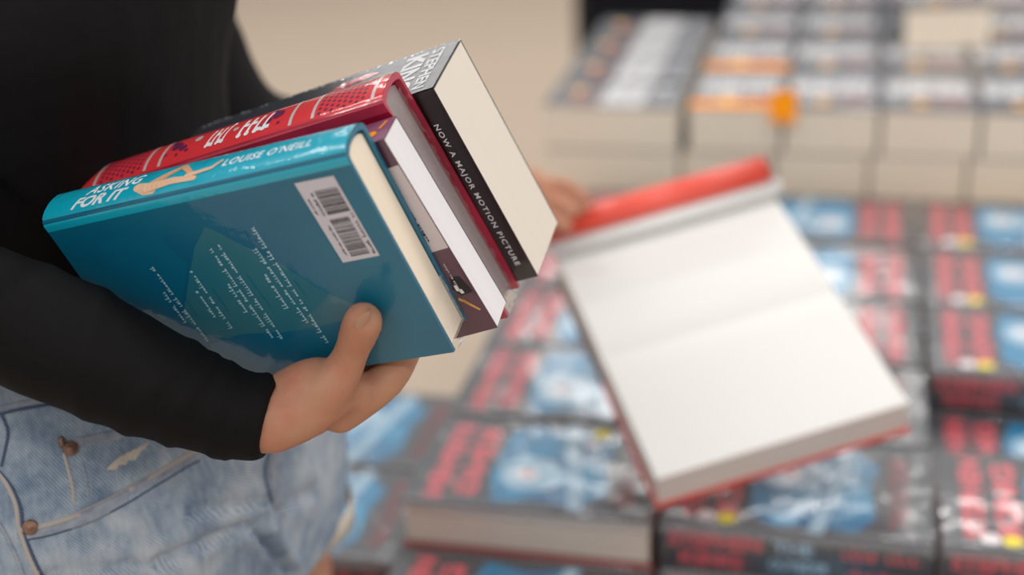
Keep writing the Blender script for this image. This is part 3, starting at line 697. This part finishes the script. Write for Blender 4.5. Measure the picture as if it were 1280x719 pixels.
def ring(c, a, b, n=40, pw=2.3, tiltn=0):   # a half breadth along LF, b half depth along NF
    out = []
    for i in range(n):
        t = 2 * math.pi * i / n; ct, st = math.cos(t), math.sin(t)
        x = math.copysign(abs(ct) ** (2 / pw), ct) * b; y = math.copysign(abs(st) ** (2 / pw), st) * a
        out.append(c + NF * x + LF * y + Vector((0, 0, tiltn * x)))
    return out
def remesh(name, mb, voxel, smooth, parent=None, mat=None):
    o = mb.build('tmp'); md = o.modifiers.new('r', 'REMESH'); md.mode = 'VOXEL'; md.voxel_size = voxel; md.use_smooth_shade = True
    if smooth: s_ = o.modifiers.new('s', 'SMOOTH'); s_.factor = .5; s_.iterations = smooth
    bpy.context.view_layer.update()
    me = bpy.data.meshes.new_from_object(o.evaluated_get(bpy.context.evaluated_depsgraph_get())); bpy.data.objects.remove(o)
    me.name = name; me.materials.clear(); me.materials.append(mat)
    me.polygons.foreach_set('use_smooth', [True] * len(me.polygons)); me.polygons.foreach_set('material_index', [0] * len(me.polygons))
    n = bpy.data.objects.new(name, me); COL.objects.link(n)
    if parent: adopt(parent, n)
    return n
# torso rows: n offset, half breadth, half depth, z
TORSO = [(0.0, .165, .115, .86), (.0, .178, .122, .94), (-.005, .168, .115, 1.01), (-.04, .138, .098, 1.09), (-.046, .152, .102, 1.18), (-.036, .168, .116, 1.27),
         (-.04, .155, .122, 1.33), (-.05, .165, .11, 1.39), (-.06, .15, .085, 1.435), (-.065, .07, .055, 1.465), (-.06, .052, .052, 1.50), (-.045, .050, .052, 1.55)]
def torso(mb, off, z0=.8, z1=2, sub=4):
    rows = spline([(a, b, c, d) for a, b, c, d in TORSO], sub)
    mb.loft([ring(pc(n, 0, z), a + off, b + off) for n, a, b, z in rows if z0 <= z <= z1], M_skin)
SH_R = pc(-.05, -.165, 1.395); SH_L = pc(-.05, .165, 1.395)
EL_R = at(-150, 345, .79); WR_R = at(339, 525, .80)
EL_L = at(300, 158, 1.20); WR_L = at(632, 236, 1.41)
ARM_R = spline([(*SH_R, .052), (*SH_R.lerp(EL_R, .5), .045), (*EL_R, .041), (*at(-20, 388, .79), .0315), (*at(90, 432, .79), .0305), (*at(190, 478, .795), .0265), (*at(275, 512, .80), .0215), (*WR_R, .0195)], 5)
ARM_L = spline([(*SH_L, .052), (*at(205, -5, 1.17), .043), (*EL_L, .037), (*EL_L.lerp(WR_L, .35), .036), (*EL_L.lerp(WR_L, .75), .027), (*WR_L, .021)], 5)
HIP_R = pc(.0, -.088, .90); KN_R = pc(.165, -.10, .50); AN_R = pc(.06, -.105, .09)
HIP_L = pc(.0, .088, .90); KN_L = pc(.03, .045, .49); AN_L = pc(-.06, .05, .09)
def leg(a, b, c): return spline([(*a, .092), (*a.lerp(b, .3), .086), (*a.lerp(b, .7), .068), (*b, .055), (*b.lerp(c, .3), .053), (*b.lerp(c, .7), .038), (*c, .033)], 4)
LEG_R, LEG_L = leg(HIP_R, KN_R, AN_R), leg(HIP_L, KN_L, AN_L)
def ch(mb, P4, off=0, n=20, flat=1.0, up=None): mb.tube([p[:3] for p in P4], [p[3] + off for p in P4], M_skin, n, flat, up)
body = MB(); torso(body, 0); ch(body, ARM_R); ch(body, ARM_L); ch(body, LEG_R); ch(body, LEG_L)
# head
hc = pc(-.02, 0, 1.655)
body.loft([[hc + NF * (math.cos(2 * math.pi * i / 24) * .098 * s + dx) + LF * (math.sin(2 * math.pi * i / 24) * .075 * s) + Vector((0, 0, z)) for i in range(24)] for z, s, dx in
           ((-.118, .30, .035), (-.105, .55, .03), (-.07, .80, .018), (-.03, .93, .006), (.01, 1, 0), (.05, .97, -.004), (.085, .80, -.006), (.108, .5, -.008), (.117, .2, -.008))], M_skin)
body.tube([hc + NF * .094 + Vector((0, 0, .012)), hc + NF * .118 + Vector((0, 0, -.022))], [.008, .012], M_skin, 10)     # nose
for s_ in (-1, 1):
    body.tube([hc + LF * .076 * s_ + Vector((0, 0, .02)), hc + LF * .078 * s_ + Vector((0, 0, -.02))], [.014, .010], M_skin, 10, .5)   # ears
    body.tube([hc + NF * .088 + LF * .012 * s_ + Vector((0, 0, -.050)), hc + NF * .094 + Vector((0, 0, -.050))], [.005, .007], M_skin, 8)   # lips
    for (a, kn) in ((AN_R, 1), (AN_L, 1)): pass
for an in (AN_R, AN_L):
    body.tube([an + NF * -.03 + Vector((0, 0, -.055)), an + NF * .05 + Vector((0, 0, -.05)), an + NF * .13 + Vector((0, 0, -.065))], [.034, .036, .024], M_skin, 14)
# right hand: thumb over the teal cover, fingers under the fore edges (points in the teal book's frame)
def bk_(m_, w_, t_): return BM @ Vector((m_, w_, t_))
WRIST = WR_R
def fing(mb, pts, rad, n=14): mb.tube([p for p in spline([tuple(q) for q in pts], 5)], [x[0] for x in spline([(r_,) for r_ in rad], 5)], M_skin, n)
th_tip = at(455, 403, 1); 
def front(px, py, gap):   # a point gap metres in front of the teal cover under a line of sight
    return BM @ facing(BM, px, py, 2, -gap)
fing(body, [front(376, 506, .028), front(409, 486, .024), front(430, 460, .0165), front(440, 438, .0135), front(447, 420, .0128), front(454, 402, .0118)], [.0175, .0145, .0112, .0098, .0108, .0112])
fing(body, [WRIST, front(364, 502, .026), front(400, 484, .020), bk_(-.072, .149, -.006)], [.0195, .0188, .0175, .0140])
fing(body, [WRIST, at(378, 513, .80), at(418, 490, .805), bk_(-.080, .153, .004)], [.0195, .0172, .0145, .0125])
FG = [(-.052, .004, .146, .148, .152), (-.072, .010, .149, .148, .156), (-.092, .014, .150, .150, .160), (-.110, .012, .150, .151, .160)]
for i, (fm, t0, w0, w1, w2) in enumerate(FG):
    ln = (.078, .086, .080, .062)[i]; r0 = (.0098, .0098, .0092, .0082)[i]
    k = bk_(fm, w0 + .003, t0)
    fing(body, [bk_(fm - .030, .156, -.012), k, bk_(fm + .006, max(w1, BW + r0 + .002), t0 + ln * .45), bk_(fm + .010, w2 + .006, t0 + ln * .75), bk_(fm + .012, w2 + .008, t0 + ln)], [.0125, .0112, r0, r0 * .95, r0 * .8])
# left hand gripping the red flap
wl = WR_L; kn0 = at(672, 240, 1.425)
fing(body, [wl, wl.lerp(kn0, .5), kn0], [.021, .026, .020])
fing(body, [wl, at(664, 258, 1.425)], [.020, .018])
for (a, b_, c_, r0) in ((((676, 232), (706, 233), (733, 252), .0085)), ((672, 240), (704, 246), (724, 262), .0085), ((668, 250), (698, 256), (712, 270), .008), ((664, 258), (688, 265), (700, 276), .007)):
    d = 1.425 if r0 > .008 else 1.415
    fing(body, [at(*a, d), at(*b_, d - .005), at(*c_, d - .005)], [r0 * 1.15, r0, r0 * .8])
fing(body, [at(650, 252, 1.40), at(680, 272, 1.392), at(706, 284, 1.392)], [.013, .0095, .008])
person = empty('person', Matrix.Translation((PC.x, PC.y, 0)))
tag(person, 'person in black long sleeved top and light denim cutoffs hugging four books', 'person')
bd = remesh('body', body, .0024, 5, person, M_skin)
# thumb nail
m = MB(); tc_ = front(462, 401, .0185); ax = (front(453, 396, .018) - front(445, 421, .018)).normalized(); vd = (CAM - tc_).normalized(); vd = (vd + (RX * 1.3)).normalized(); vd = (vd - ax * vd.dot(ax)).normalized(); sd = ax.cross(vd)
vs = []; 
for i in range(9):
    for j in range(9):
        a, b_ = (i / 8 - .5) * 2, (j / 8 - .5) * 2; rr_ = .0066 * math.sqrt(max(0.05, 1 - (abs(b_) ** 3) * .75)); x = a * rr_
        vs.append(tc_ - vd * .0004 + sd * x + ax * (b_ * .0068) - vd * (x * x / .0105) - vd * (.0012 * max(0, b_) ** 2))
m.add(vs, [(i * 9 + j, (i + 1) * 9 + j, (i + 1) * 9 + j + 1, i * 9 + j + 1) for i in range(8) for j in range(8)], M_nail, True)
nl = m.build('thumbnail'); adopt(person, nl)
# hair
m = MB(); m.loft([[hc + NF * (math.cos(2 * math.pi * i / 24) * .103 * s + dx) + LF * (math.sin(2 * math.pi * i / 24) * .086 * s) + Vector((0, 0, z)) for i in range(24)] for z, s, dx in
           ((-.25, .55, -.075), (-.2, .75, -.06), (-.1, .92, -.045), (0, 1.0, -.03), (.04, 1.03, -.02), (.09, .88, -.008), (.118, .55, -.008), (.128, .2, -.008))], M_hair)
hr = remesh('hair', m, .006, 3, person, M_hair)
# ---- black top
def fabric(o, fn):
    me = o.data; me.update(); nr = [v.normal.copy() for v in me.vertices]
    for v, n in zip(me.vertices, nr): v.co += n * fn(v.co, n)
    me.update()
m = MB(); torso(m, .010, 1.075, 1.475)
def sleeve(P4, cut, off): q = P4[:cut] ; return q
CU = at(341, 526, .80)
SL_R = [p for p in ARM_R[:-1]] + [(*CU, .0185)]
m.tube([p[:3] for p in SL_R], [p[3] + .006 for i, p in enumerate(SL_R)], M_top, 24, round_ends=False)
SL_L = ARM_L[:-1]
m.tube([p[:3] for p in SL_L], [p[3] + .008 for p in SL_L], M_top, 24, round_ends=False)
for q_ in (SH_R, SH_L): m.tube([q_ + Vector((0, 0, .004)), q_ + Vector((0, 0, -.03))], .064, M_top, 20)
top = remesh('long_sleeved_top', m, .0038, 3, person, M_top)
axR = (WR_R - EL_R).normalized(); LR = (WR_R - EL_R).length
def folds(co, n):
    d = 0
    t = (co - EL_R).dot(axR); rad = (co - EL_R - axR * t).length
    if rad < .075 and -.02 < t < LR + .02:
        s = t / LR; a = n.dot(DN); w = noise.noise(co * 18) * .5
        for c0, k, sg in ((.32, .55, .035), (.55, -.25, .03), (.72, .4, .022), (.80, .15, .018), (.88, -.2, .016), (.94, .1, .012), (.12, .6, .03)):
            d += .0017 * math.exp(-((s - c0 + k * .12 * a + .04 * w) / sg) ** 2)
        d -= .0010; d += noise.noise(co * 40) * .0008
    else:
        p = co - PC; q = p.dot(LF) * 6 + p.z * 9
        d += .006 * noise.noise(Vector((q, p.dot(NF) * 3, p.z * 4))) + .004 * math.sin(p.z * 38 + p.dot(LF) * 22 + 3 * noise.noise(p * 7)) * .6
    return d
fabric(top, folds)
# ---- denim shorts
m = MB(); rows = spline([(a, b, c, d) for a, b, c, d in TORSO], 4)
m.loft([ring(pc(n, 0, z), a + .014, b + .014) for n, a, b, z in rows if .85 <= z <= 1.125], M_denim)
def thigh(P4, frac, a, b):
    q = [p for p in P4 if (Vector(p[:3]) - Vector(P4[0][:3])).length < frac]; m.tube([p[:3] for p in q], [p[3] + a + (b - a) * i / len(q) for i, p in enumerate(q)], M_denim, 28, round_ends=False)
thigh(LEG_R, .20, .016, .022); thigh(LEG_L, .075, .012, .018)
sh = remesh('denim_shorts', m, .004, 10, person, M_denim)
CR = pc(.10, -.0, .90)
def jf(co, n):
    d = .0012 * noise.noise(co * 30) + .002 * noise.noise(Vector((co.x * 6, co.y * 6, co.z * 9)))
    for (px, py, qx, qy, amp, sg) in ((325, 650, 200, 700, .006, 13), (335, 625, 240, 640, .003, 12), (320, 665, 365, 719, .009, 11), (340, 640, 420, 600, .0025, 15), (235, 700, 60, 719, .003, 15), (100, 640, 240, 575, .002, 9)):
        r_ = co - CAM; z_ = r_.dot(FW); x_ = r_.dot(RX) / z_ * F_PX + CX; y_ = r_.dot(DN) / z_ * F_PX + CY
        if z_ > 1.02: continue
        vx, vy = qx - px, qy - py; l2 = vx * vx + vy * vy; t = max(0, min(1, ((x_ - px) * vx + (y_ - py) * vy) / l2)); dd = math.hypot(x_ - px - vx * t, y_ - py - vy * t)
        d += amp * (math.exp(-((dd - sg) / sg) ** 2) * .5 - math.exp(-(dd / (sg * .6)) ** 2))
    return d
fabric(sh, jf)
bvh = BVHTree.FromPolygons([sh.matrix_world @ v.co for v in sh.data.vertices], [tuple(p.vertices) for p in sh.data.polygons])
def onto(px, py, lift=0):
    d = (at(px, py, 1) - CAM).normalized(); h = bvh.ray_cast(CAM, d)
    return None if h[0] is None else (h[0] + h[1] * lift, h[1])
def seam(name, pts, rad, mat, flat=.45, lift=.0004, parent=sh, k=8):
    P2 = [onto(*q, lift) for q in spline(pts, k)]; P2 = [p for p in P2 if p]
    if len(P2) < 3: return None
    m = MB(); up = P2[len(P2) // 2][1]; m.tube([p[0] for p in P2], rad, mat, 10, flat, up); o = m.build(name); adopt(parent, o); return o
pk = [(28, 661), (60, 655), (105, 640), (150, 618), (200, 588), (245, 562)]
seam('pocket_seam', pk, .0019, M_thread); seam('pocket_band', [(x + 2, y + 7) for x, y in pk], .0042, M_seam, .12, .0001); seam('pocket_seam', [(x + 4, y + 14) for x, y in pk], .0006, M_deepblue)
seam('coin_pocket_seam', [(80, 568), (86, 590), (91, 612), (92, 628)], .0011, M_thread); seam('coin_pocket_seam', [(103, 580), (108, 600), (110, 622)], .0009, M_seam)
seam('coin_pocket_top', [(98, 553), (125, 548), (160, 540), (190, 534)], .0036, M_seam, .15, .0001)
seam('waist_seam', [(-10, 521), (20, 513), (55, 507), (90, 500)], .0009, M_deepblue); seam('waist_band', [(-10, 513), (20, 506), (60, 500), (90, 494)], .0020, M_seam, .2, .0001)
seam('side_seam', [(-8, 585), (8, 605), (20, 632), (24, 660), (36, 695), (52, 730)], .0014, M_thread); seam('side_seam', [(-3, 588), (13, 606), (26, 634), (30, 664), (42, 696), (58, 730)], .0009, M_deepblue)
seam('side_seam', [(-10, 640), (8, 670), (22, 700), (32, 730)], .0012, M_seam); seam('belt_loop', [(2, 518), (10, 540), (6, 565), (2, 582)], .0009, M_deepblue)
seam('fly_seam', [(337, 560), (331, 585), (333, 605), (341, 628)], .0010, M_deepblue); seam('fly_band', [(346, 562), (342, 585), (345, 610), (350, 640)], .006, M_seam, .12, .0001)
for a_ in range(9): seam('worn_thread', [(136 + a_ * 4, 586 - a_ * 2 + (a_ % 3) * 2), (144 + a_ * 4, 578 - a_ * 2), (152 + a_ * 4, 571 - a_ * 2 + (a_ % 2) * 3)], .0009, M_fray, .3, .0, k=3)
for q in ((38, 659), (88, 561)):
    h = onto(*q, .001)
    if h:
        z_ = h[1]; x_ = z_.cross(Vector((0, 0, 1))).normalized(); y_ = z_.cross(x_); m = MB()
        def rg(r_, l): return [h[0] + x_ * math.cos(2 * math.pi * i / 18) * r_ + y_ * math.sin(2 * math.pi * i / 18) * r_ + z_ * l for i in range(18)]
        m.loft([rg(.0046, -.001), rg(.0046, .0008), rg(.0036, .0014), rg(.0022, .0009), rg(.0014, .0016), rg(.0003, .0018)], M_copper, True, True)
        if q[0] == 88: m.tube([h[0] + y_ * -.003 + x_ * .004, h[0] + y_ * -.007 + x_ * .0035], .0018, M_copper, 8)
        o = m.build('rivet'); adopt(sh, o)
# frayed hem of the far leg
def hem(P4, dist, off, name):
    q = [p for p in P4 if (Vector(p[:3]) - Vector(P4[0][:3])).length < dist][-2:]; a, b_ = Vector(q[0][:3]), Vector(q[1][:3]); t = (b_ - a).normalized(); r_ = q[1][3] + off
    x_ = t.cross(NF).normalized(); y_ = t.cross(x_); m = MB()
    rg = lambda k, l: [b_ + x_ * math.cos(2 * math.pi * i / 40) * (r_ + k) + y_ * math.sin(2 * math.pi * i / 40) * (r_ + k) + t * (l + .0015 * math.sin(i * 2.7)) for i in range(40)]
    m.loft([rg(.001, -.006), rg(.0028, .0), rg(.0018, .011), rg(-.001, .011), rg(-.002, .0)], M_fray, False, True)
    for i in range(160):
        an = random.random() * 6.283; p0 = b_ + x_ * math.cos(an) * (r_ + .001) + y_ * math.sin(an) * (r_ + .001) + t * .010
        m.tube([p0, p0 + t * random.uniform(.004, .012) + Vector((random.uniform(-.003, .003), random.uniform(-.003, .003), 0))], .0004, M_fray, 4, round_ends=False)
    o = m.build(name); adopt(sh, o)
hem(LEG_L, .075, .018, 'frayed_hem'); hem(LEG_R, .20, .022, 'frayed_hem')
# canvas shoes standing on the floor
for an in (AN_R, AN_L):
    m = MB(); c = Vector((an.x, an.y, 0))
    def srow(n0, hw, z0, z1): return [c + NF * n0 + LF * (hw * math.cos(a_)) + Vector((0, 0, z0 + (z1 - z0) * max(0, math.sin(a_)))) for a_ in [math.pi * i / 12 for i in range(13)]]
    m.loft([srow(-.075, .015, .012, .05), srow(-.06, .034, .012, .085), srow(-.02, .04, .012, .098), srow(.03, .044, .012, .088), (srow(.09, .050, .012, .062)), srow(.15, .042, .012, .045), srow(.18, .015, .012, .028)], M_blackcloth)
    o = m.build('shoe'); adopt(person, o)
    m = MB(); m.loft([[c + NF * (.052 + .132 * math.cos(2 * math.pi * i / 28)) + LF * (.05 * math.sin(2 * math.pi * i / 28)) + Vector((0, 0, z_)) for i in range(28)] for z_ in (.0, .02)], M_housing)
    s2 = m.build('shoe_sole'); adopt(o, s2)
